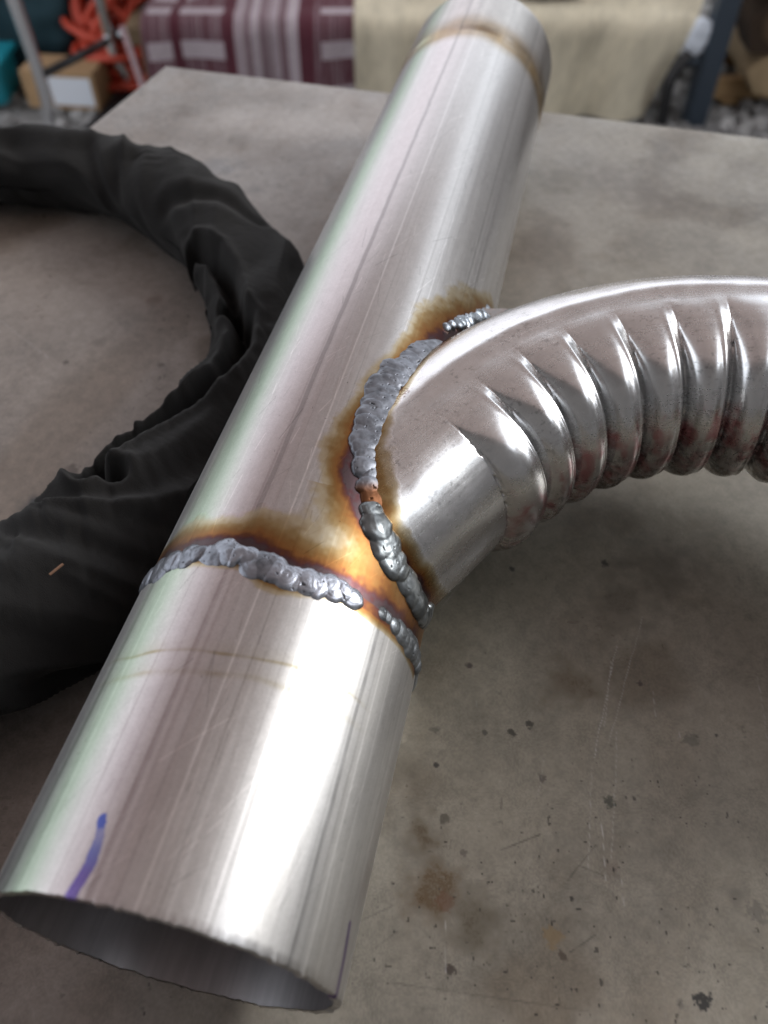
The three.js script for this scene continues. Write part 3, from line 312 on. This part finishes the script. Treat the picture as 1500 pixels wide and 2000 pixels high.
// ---------------------------------------------------------------- black fleece sleeve
{
  const pts = [[-560, 350, 0.016, -0.30], [-430, 335, 0.016, -0.13], [-290, 326, 0.016, -0.02], [-140, 322, 0.0165], [0, 322, 0.0175], [150, 328, 0.018], [290, 366, 0.0185], [405, 435, 0.0185], [488, 530, 0.018], [525, 640, 0.0175], [500, 750, 0.0175], [432, 850, 0.019], [348, 958, 0.020], [238, 1066, 0.0205], [108, 1160, 0.0205], [-58, 1262, 0.0205], [-290, 1400, 0.0205], [-560, 1540, 0.0205], [-900, 1660, 0.020]];
  const curve = new THREE.CatmullRomCurve3(pts.map(([x, y, r, drop = 0]) => onY(x, y, r * 0.9).setY(r * 0.86 + drop)), false, 'centripetal');
  const NS = 760, NP = 128, fr = [];
  for (let i = 0; i <= NS; i++) { const t = i / NS, P = curve.getPoint(t), T = curve.getTangent(t); T.y = 0; T.normalize(); const f = t * (pts.length - 1), k = Math.min(pts.length - 2, Math.floor(f)); fr.push({ P, side: T.clone().cross(UPV).normalize(), r: mix(pts[k][2], pts[k + 1][2], sst(0, 1, f - k)) * Math.sqrt(clamp(Math.min(i, NS - i) / 5)) }); }
  const L = curve.getLength();
  // creases pressed into the cloth, drawn over it
  const crease = [[[350, 500], [378, 478], [415, 500], [445, 545], [462, 605], [452, 620]], [[452, 612], [478, 640], [470, 700], [440, 752], [390, 800], [330, 842], [255, 890], [200, 935], [182, 965]], [[188, 978], [215, 966], [245, 972]], [[170, 300], [200, 345], [190, 385]], [[330, 400], [420, 408], [500, 430]], [[250, 330], [215, 380], [200, 410]], [[20, 290], [60, 330], [70, 380]], [[240, 1010], [330, 985], [390, 930]]]
    .map((l, k) => ({ p: l.map(([x, y]) => { const q = onY(x, y, 0.026); return [q.x, q.z]; }), d: [0.012, 0.014, 0.010, 0.004, 0.003, 0.0035, 0.003, 0.002][k], w: [0.0026, 0.0028, 0.0026, 0.006, 0.004, 0.006, 0.006, 0.006][k] }));
  const geo = grid(NP, NS, (a, b) => {
    const i = Math.round(b * NS), { P, side, r } = fr[i], s = b * L, an = a * 2 * Math.PI, cx = Math.cos(an), cy = Math.sin(an);
    const tw = an + s * 16 + 1.6 * (n2(s * 18, 3, 301) - 0.5), fold = n2(Math.cos(tw) * 1.6 + 9, Math.sin(tw) * 1.6 + s * 26, 303), fold2 = n2(Math.cos(an + s * 40) * 2 + 4, Math.sin(an + s * 40) * 2 + s * 60, 305);
    const wr = n2(s * 210 + 6 * cx, an * 1.3 + s * 30, 311) * sst(0.4, 0.7, n2(s * 26, 4 + an * 0.3, 312)); const ridge = 1 - Math.abs(2 * fold - 1), k = 1 + 0.07 * wr + 0.20 * (ridge - 0.62) + 0.10 * (fold2 - 0.5) + 0.18 * (n2(s * 22, 8, 307) - 0.5);
    let q = P.clone().addScaledVector(side, cx * r * 1.06 * k).addScaledVector(UPV, cy * r * 0.9 * k);
    if (cy > -0.3) for (const c of crease) { const [d] = lineDist(q.x, q.z, c.p); if (d < c.w * 3.5) { const g = Math.exp(-((d / c.w) ** 2)) * c.d - Math.exp(-(((d - c.w * 1.8) / (c.w * 0.8)) ** 2)) * c.d * 0.16; q = q.addScaledVector(UPV, -g * sst(-0.3, 0.3, cy)); } }
    { const w = q.clone().sub(NEAR), al = w.dot(AX), rad = w.clone().addScaledVector(AX, -al), len = rad.length(); if (al > -0.01 && len < R + 0.0035) q.addScaledVector(rad.normalize(), R + 0.0035 - len); }
    q.y += 0.0002 * (n2(s * 900, an * 12, 309) - 0.5); const inTable = (q.x - TC.x) * TL.z - (q.z - TC.z) * TL.x; if (q.y < 0.0012 && inTable > -0.006) q.y = 0.0012 + 0.0004 * n2(s * 50, an, 3);
    return [q, a * 0.12, s];
  }, true);
  const weave = grayTex(512, 512, (a, b) => 0.5 * n2p(a * 120, b * 120, 120, 320) + 0.5 * n2p(a * 256, b * 256, 256, 321));
  weave.repeat.set(34, 34);
  const cloth = std(0.0065, 0.0062, 0.006, { roughness: 0.95, sheen: 0.2, sheenColor: new THREE.Color(0.2, 0.185, 0.16), sheenRoughness: 0.5, bumpMap: weave, bumpScale: 0.00012 });
  solo('fleece_sleeve', geo, cloth, 'black fleece hose sleeve curled on the workbench beside the pipe', 'sleeve');
  // a splinter of wood caught on the cloth
  const sp = onY(110, 1112, 0.0455); const g = box(0.0006, 0.0004, 0.0038, 0, 0, 0, 0.0001); g.rotateY(-0.65); g.translate(sp.x, sp.y, sp.z);
  solo('wood_splinter', g, std(0.16, 0.085, 0.05), 'tiny reddish wood splinter lying on the black sleeve', 'splinter');
}
// ---------------------------------------------------------------- behind the bench
{
  // gravel
  const g = new THREE.IcosahedronGeometry(0.014, 1), p = g.attributes.position; for (let i = 0; i < p.count; i++) { const k = 0.8 + 0.45 * hsh(Math.round(p.getX(i) * 3000), Math.round(p.getY(i) * 3000), Math.round(p.getZ(i) * 3000)); p.setXYZ(i, p.getX(i) * k, p.getY(i) * k * 0.7, p.getZ(i) * k); } g.computeVertexNormals();
  const N = 7000, im = new THREE.InstancedMesh(g, std(1, 1, 1, { roughness: 0.95 }), N), m = new THREE.Matrix4(), e = new THREE.Euler(), qn = new THREE.Quaternion(), c = new THREE.Color();
  for (let i = 0; i < N; i++) { const z = -0.9 - 2.3 * rnd(), x = (rnd() - 0.5) * 3.4; const s = 0.5 + rnd(); e.set(rnd() * 6, rnd() * 6, rnd() * 6); m.compose(V(x, FLOOR + 0.005 * s, z), qn.setFromEuler(e), V(s, s, s)); im.setMatrixAt(i, m); const k = 0.16 + 0.3 * rnd() * rnd() + 0.08 * rnd(); c.setRGB(k * 1.02, k, k * 0.98); im.setColorAt(i, c); }
  im.name = 'gravel'; im.castShadow = im.receiveShadow = true; im.userData = { kind: 'stuff', label: 'loose grey gravel covering the ground behind the workbench', category: 'gravel' }; scene.add(im);
}
{ // folding chair
  const c = thing('folding_chair', 'folding chair with bent glossy black tube legs behind the bench', 'chair');
  const chrome = std(0.85, 0.86, 0.88, { metalness: 1, roughness: 0.22 }), black = std(0.015, 0.016, 0.018, { roughness: 0.35 });
  const f1 = onY(97, 268, FLOOR + 0.013), z1 = f1.z, f2 = onY(262, 178, FLOOR + 0.013);
  const A = [f1, onZ(92, 205, z1 + 0.01), onZ(84, 170, z1 + 0.02), onZ(62, 100, z1 + 0.03), onZ(26, -5, z1 + 0.05), onZ(-20, -150, z1 + 0.08)];
  const B = [f2, onZ(248, 150, f2.z + 0.02), onZ(222, 105, f2.z + 0.03), onZ(213, 70, f2.z + 0.03), onZ(196, 0, f2.z + 0.05), onZ(170, -120, f2.z + 0.09)];
  mesh('leg', tube(A, 0.0135, 60, 16), chrome, c); mesh('leg', tube(B, 0.0135, 60, 16), chrome, c);
  mesh('crossbar', tube([onZ(88, 143, z1 + 0.022), onZ(150, 112, z1 - 0.03), onZ(214, 78, f2.z + 0.03), onZ(264, 54, f2.z + 0.02)], 0.0095, 30, 12), black, c);
  for (const [px, py] of [[212, 72], [238, 66]]) { const q = new THREE.SphereGeometry(0.011, 14, 10); const w = onZ(px, py, f2.z + 0.035); q.translate(w.x, w.y, w.z); mesh('rivet', q, std(0.6, 0.62, 0.65, { metalness: 1, roughness: 0.3 }), c); }
  { const a = A[A.length - 1], b = B[B.length - 1], w = a.distanceTo(b) + 0.04, st = new RoundedBoxGeometry(w, 0.025, 0.36, 3, 0.01); st.rotateY(-Math.atan2(b.z - a.z, b.x - a.x)); st.translate((a.x + b.x) / 2, Math.max(a.y, b.y) + 0.013, (a.z + b.z) / 2 - 0.16); mesh('seat', st, black, c);
    if (a.y < b.y) mesh('leg_socket', tube([a, V(a.x, b.y, a.z)], 0.0135, 6, 12), chrome, c); else mesh('leg_socket', tube([b, V(b.x, a.y + 0.001, b.z)], 0.0135, 6, 12), chrome, c); }
  mesh('foot_bar', tube([onY(140, 285, FLOOR + 0.013), onY(222, 212, FLOOR + 0.013), onY(312, 138, FLOOR + 0.013)], 0.014, 20, 14), black, c);
}
{ // cardboard box with a white label
  const q = onY(140, 224, FLOOR), b = thing('cardboard_box', 'small brown cardboard box with a white label on gravel', 'box', V(q.x, FLOOR + 0.012, q.z));
  b.rotation.y = -0.12; b.position.z -= 0.1;
  const card = std(0.42, 0.27, 0.14, { roughness: 0.85, map: colorTex(128, 128, (u, v, c) => { const k = 0.85 + 0.15 * n2(u * 60, v * 8, 3); c[0] = c[1] = c[2] = k; }) });
  mesh('carton', box(0.185, 0.085, 0.1, 0, 0.0425, 0.05, 0.003), card, b);
  for (const x of [-0.0465, 0.0465]) mesh('lid_flap', box(0.0905, 0.003, 0.1, x, 0.0875, 0.05, 0.001), card, b);
  mesh('paper_label', box(0.105, 0.066, 0.0012, 0.03, 0.045, 0.101, 0.0004), std(0.72, 0.76, 0.82, { roughness: 0.6 }), b);
  // taller box behind
  const q2 = onY(120, 150, FLOOR), d = thing('cardboard_box', 'dark open cardboard box standing under the teal bag', 'box', V(q2.x + 0.02, FLOOR + 0.012, q2.z - 0.1));
  mesh('carton', box(0.2, 0.14, 0.16, 0, 0.07, 0, 0.003), std(0.2, 0.11, 0.055, { roughness: 0.85 }), d); mesh('lid_flap', box(0.2, 0.003, 0.06, 0, 0.1425, 0.04, 0.001), std(0.2, 0.11, 0.055, { roughness: 0.85 }), d);
}
function blob(w, h, d, amp, sk, fold = 6) { // a slumped cloth shape
  return grid(96, 64, (a, b) => { const th = a * 2 * Math.PI, ph = (b - 0.5) * Math.PI, cp = Math.cos(ph), sp = Math.sin(ph); const p = 0.55; let x = Math.sign(Math.cos(th)) * Math.pow(Math.abs(Math.cos(th)), p) * Math.pow(cp, p), z = Math.sign(Math.sin(th)) * Math.pow(Math.abs(Math.sin(th)), p) * Math.pow(cp, p), y = Math.sign(sp) * Math.pow(Math.abs(sp), p); const k = 1 + amp * (1 - Math.abs(2 * n2(Math.cos(th) * fold * 0.5 + 8, Math.sin(th) * fold * 0.5 + y * 1.6 + sk, sk) - 1) - 0.5) + amp * 0.5 * (n2(x * fold + 30, y * fold + z * fold + 30, sk + 2) - 0.5); return [V(x * w / 2 * k, (y + 1) * h / 2 * (0.9 + 0.1 * k), z * d / 2 * k)]; }, true);
}
{ // teal bag and tote
  const q = onY(40, 160, FLOOR), b = thing('canvas_bag', 'large dark teal slumped canvas bag behind the folding chair', 'bag', V(onZ(62, 90, -2.3).x, FLOOR + 0.012, -2.42));
  mesh('bag_body', blob(0.40, 0.6, 0.34, 0.24, 401), std(0.012, 0.045, 0.06, { roughness: 0.85 }), b);
  const h = []; for (let i = 0; i <= 10; i++) { const a = Math.PI * i / 10; h.push(V(0.13 * Math.cos(a), 0.36 - 0.12 * Math.sin(a), 0.21 + 0.02 * Math.sin(a))); }
  mesh('handle', tube(h, 0.011, 40, 10), std(0.03, 0.11, 0.13), b);
  const q3 = onY(10, 205, FLOOR), tote = thing('plastic_tub', 'low bright teal plastic tub at the foot of the bag', 'tub', V(q3.x - 0.09, FLOOR + 0.012, q3.z - 0.02));
  const teal = std(0.01, 0.22, 0.28, { roughness: 0.4 });
  mesh('tub_body', box(0.24, 0.09, 0.14, 0, 0.045, 0, 0.02), teal, tote); mesh('rim', box(0.26, 0.014, 0.16, 0, 0.095, 0, 0.006), teal, tote);
}
{ // orange extension cord, heaped
  const q = V(onZ(224, 110, -2.25).x + 0.03, 0, -2.05), pts = [];
  for (let i = 0; i < 520; i++) { const a = i * 0.31 + 0.8 * n2(i * 0.07, 3, 410), hgt = i / 520, rr = (0.13 - 0.03 * hgt) * (0.55 + 0.75 * n2(i * 0.19, 1, 411)); pts.push(V(q.x + 0.03 + Math.cos(a) * rr * 1.0 + 0.05 * (n2(i * 0.1, 9, 412) - 0.5), FLOOR + 0.022 + 0.36 * hgt * (0.3 + 0.9 * n2(i * 0.23, 5, 413)), q.z - 0.2 + Math.sin(a) * rr * 0.75)); }
  solo('extension_cord', tube(pts, 0.0108, 3200, 7), std(0.5, 0.055, 0.025, { roughness: 0.6 }), 'orange red extension cord heaped on the gravel beside the box', 'cord');
}
// blankets over a low bench
const BZ = -2.0, SEAT = -0.545;
function drape(x0, x1, sk, lean = 0) { // front drop, then over the seat and up
  return grid(90, 110, (a, b) => { const x = mix(x0, x1 + lean * b * 1.15, a), f = 0.018 * Math.sin(x * 34 + 1.6 * n2(x * 9, 1, sk)) + 0.02 * (n2(x * 14, b * 3, sk + 1) - 0.5); const drop = SEAT - FLOOR - 0.03; let y, z; const s = b * 1.15;
    if (s < drop) { y = FLOOR + 0.03 + s; z = BZ + f * (1 - 0.6 * s / drop); } else if (s < drop + 0.06) { const t = (s - drop) / 0.06 * Math.PI / 2; y = SEAT + 0.038 * Math.sin(t); z = BZ - 0.038 * (1 - Math.cos(t)) + f * 0.4 * (1 - t / 1.57); } else if (s < drop + 0.5) { const t = s - drop - 0.06; y = SEAT + 0.038 + 0.02 * (n2(x * 8, t * 9, sk + 3) - 0.5) * sst(0, 0.08, t); z = BZ - 0.038 - t; } else { const t = s - drop - 0.5; y = SEAT + 0.04 + t; z = BZ - 0.48 - t * 0.15 + f * 0.5; }
    return [V(x, y, z), a, s]; });
}
{
  const bench = thing('low_bench', 'low wooden bench hidden under the two blankets', 'bench', V(0, FLOOR, 0));
  const wood = std(0.2, 0.14, 0.08);
  mesh('seat', box(1.26, 0.04, 0.4, 0.03, SEAT - FLOOR - 0.02, BZ - 0.26), wood, bench);
  for (const x of [-0.55, 0.6]) for (const z of [-0.1, -0.4]) mesh('leg', box(0.05, SEAT - FLOOR - 0.045, 0.05, x, (SEAT - FLOOR - 0.045) / 2, BZ + z), wood, bench);
  mesh('backrest', box(1.26, 0.5, 0.03, 0.03, SEAT - FLOOR + 0.28, BZ - 0.56), wood, bench);
  const W = 0.56; // maroon blanket: woven columns
  const map = colorTex(512, 1024, (u, v, c) => {
    const x = u * W, y = v, th = n2(u * 230, v * 5, 420), th2 = n2(u * 100, v * 400, 421);
    const M = [0.085, 0.014, 0.026], P = [0.46, 0.40, 0.43], mixc = (t) => { for (let q = 0; q < 3; q++) c[q] = mix(M[q], P[q], t) * (0.85 + 0.3 * th2); };
    let t = 0.03 * th; const cell = (y / 0.1) % 1, inBar = cell > 0.30 && cell < 0.68;
    if (x < 0.075) t = inBar && x > 0.012 ? 0.95 : 0.12 + 0.22 * (th > 0.6); else if (x > 0.10 && x < 0.215) t = inBar ? 0.95 : 0.08 + 0.3 * (th > 0.62);
    else if (x > 0.245 && x < 0.415) { const k = [[0.245, 0.275, 0.75], [0.288, 0.312, 0.95], [0.322, 0.338, 0.5], [0.34, 0.362, 0.8], [0.385, 0.415, 1]]; t = 0.25 + 0.3 * (th - 0.5); for (const [a, b, m] of k) if (x > a && x < b) t = m * (0.85 + 0.2 * th); }
    else if (x > 0.455) t = inBar && x > 0.475 ? 0.9 : 0.06 + 0.25 * (th > 0.62);
    mixc(t);
  });
  const a = thing('woven_blanket', 'maroon and white woven blanket with bars and stripes over the bench', 'blanket');
  mesh('cloth', drape(-0.545, -0.07, 430), std(1, 1, 1, { map, roughness: 0.95, sheen: 0.3, sheenColor: new THREE.Color(0.4, 0.35, 0.35), sheenRoughness: 0.6 }), a);
  const hem = []; for (let i = 0; i <= 30; i++) { const s = i / 30; const y = FLOOR + 0.035 + s * 0.2; hem.push(V(-0.55 - 0.03 * s, y, BZ + 0.03 - 0.015 * s)); }
  mesh('hem', tube(hem, 0.007, 30, 8), std(0.5, 0.36, 0.38), a);
  const beige = colorTex(512, 512, (u, v, c) => { const k = 0.98 + 0.4 * (fbm(u * 30, v * 12, 4, 440) - 0.5) + 0.2 * (n2(u * 160, v * 60, 441) - 0.5), st = fbm(u * 9, v * 2.5, 3, 443); c[0] = k * mix(0.66, 0.55, st); c[1] = k * mix(0.60, 0.49, st); c[2] = k * mix(0.46, 0.36, st); });
  const b = thing('fleece_blanket', 'pale beige plush blanket hanging over the bench', 'blanket');
  mesh('cloth', drape(-0.068, 0.625, 450, 0.36), std(1, 1, 1, { map: beige, roughness: 1, sheen: 0.5, sheenColor: new THREE.Color(0.6, 0.55, 0.45), sheenRoughness: 0.6 }), b);
  const q = onZ(1040, -6, BZ - 0.16), k = thing('work_glove', 'dark crumpled work glove lying on the beige blanket', 'glove', V(q.x, SEAT + 0.045, q.z));
  mesh('palm', blob(0.11, 0.05, 0.1, 0.2, 461), std(0.012, 0.013, 0.016), k); mesh('cuff', blob(0.07, 0.045, 0.06, 0.2, 463).translate(0.075, 0, 0.01), std(0.03, 0.03, 0.035), k);
}
{ // slate coloured post, slanted black leg, white rag, firewood on a rack
  const q = onY(1350, 246, FLOOR), po = thing('trestle', 'slate grey trestle post with a slanted black brace', 'trestle', V(q.x, FLOOR, q.z));
  const top = onZ(1360, -20, q.z);
  mesh('post', box(0.05, top.y - FLOOR + 0.2, 0.05, 0, (top.y - FLOOR + 0.2) / 2 + 0.004, 0, 0.006), std(0.035, 0.05, 0.07, { roughness: 0.5 }), po);
  const b0 = onZ(1292, 240, q.z + 0.05), b1 = onZ(1312, 150, q.z + 0.05), b2 = onZ(1346, 105, q.z + 0.03); b0.y = Math.max(b0.y, FLOOR + 0.016); const rel = (v) => v.clone().sub(po.position);
  mesh('brace', tube([b0, b1, b2].map(rel), 0.0135, 30, 12), std(0.012, 0.012, 0.013, { roughness: 0.5 }), po);
  mesh('shelf_rail', box(0.05, 0.014, 0.03, -0.052, rel(onZ(1335, 116, q.z)).y, 0.005), std(0.035, 0.05, 0.07, { roughness: 0.5 }), po);
  const wq = onZ(1340, 106, q.z + 0.005), rag = blob(0.045, 0.075, 0.03, 0.2, 470); rag.rotateZ(-0.35); rag.translate(wq.x + 0.004, wq.y + 0.002, wq.z);
  solo('white_rag', rag, std(0.7, 0.75, 0.82), 'small white rag tucked beside the slate grey post', 'rag');
  const z = q.z - 0.12, r = thing('wood_rack', 'low pine rack holding split firewood beside the slate post', 'rack', V(0, FLOOR, z));
  const pine = std(0.42, 0.27, 0.13, { map: colorTex(128, 128, (u, v, c) => { const k = 0.8 + 0.3 * n2(u * 6, v * 50, 5); c[0] = c[1] = c[2] = k; }) }), y1 = onZ(1440, 176, z + 0.02).y - FLOOR, xa = onZ(1385, 176, z).x, xp = onZ(1418, 210, z).x;
  for (const dz of [0, -0.2]) mesh('rail', box(0.9, 0.05, 0.03, xa + 0.45, y1, dz), pine, r);
  for (const x of [xp, xp + 0.6]) for (const dz of [0, -0.2]) mesh('leg', box(0.045, y1 - 0.03, 0.035, x, (y1 - 0.03) / 2 + 0.004, dz), pine, r);
  const split = new THREE.CylinderGeometry(0.07, 0.065, 0.34, 7, 4); split.rotateX(Math.PI / 2); const pp = split.attributes.position; for (let i = 0; i < pp.count; i++) { const k = 0.75 + 0.5 * hsh(Math.round(pp.getX(i) * 500), Math.round(pp.getY(i) * 500), 3); pp.setXYZ(i, pp.getX(i) * k, pp.getY(i) * k, pp.getZ(i)); } split.computeVertexNormals();
  const bark = std(0.055, 0.035, 0.022, { roughness: 0.95 }), sap = std(0.42, 0.31, 0.18, { roughness: 0.85 });
  const stack = [[0.11, 0.085, 0.1]]; for (let row = 0; row < 4; row++) for (let k = 0; k < 5; k++) if (row || k) stack.push([0.11 + k * 0.15 + (row % 2) * 0.07 - (row > 0 ? 0.1 : 0), 0.085 + row * 0.115, hsh(row, k, 9) * 6]);
  stack.forEach(([dx, dy, a], i) => { const l = thing('firewood_log', i === 0 ? 'pale split firewood log on the rack end by the post' : 'dark barked firewood log stacked on the pine rack', 'log', V(xa + dx + 0.02, FLOOR + y1 + dy - 0.03, z - 0.1), i ? 'firewood on the rack' : undefined); l.rotation.z = a; mesh('wood', split, i === 0 ? sap : bark, l); const cap = new THREE.CircleGeometry(0.05, 9); cap.translate(0, 0, 0.1725); mesh('cut_end', cap, i === 0 ? sap : std(0.1, 0.065, 0.035), l); });
}
{ // red rag added on the bench out of view, for reflections in the elbow
  const g = grid(70, 70, (a, b) => { const x = (a - 0.5) * 0.12, z = (b - 0.5) * 0.14, r = fbm(a * 4, b * 4, 4, 480); return [V(0.25 + x * 0.8 * (0.8 + 0.3 * r), 0.002 + 0.045 * Math.max(0, 1 - 3.4 * ((a - 0.5) ** 2 + (b - 0.5) ** 2)) * (0.35 + 1.1 * r), -0.235 + z * 0.7 * (0.8 + 0.3 * r))]; });
  solo('added_rag', g, std(0.5, 0.025, 0.03, { roughness: 0.9 }), 'unseen crumpled red rag added on the bench for its reflection in the elbow', 'rag');
}
renderer.render(scene, camera);
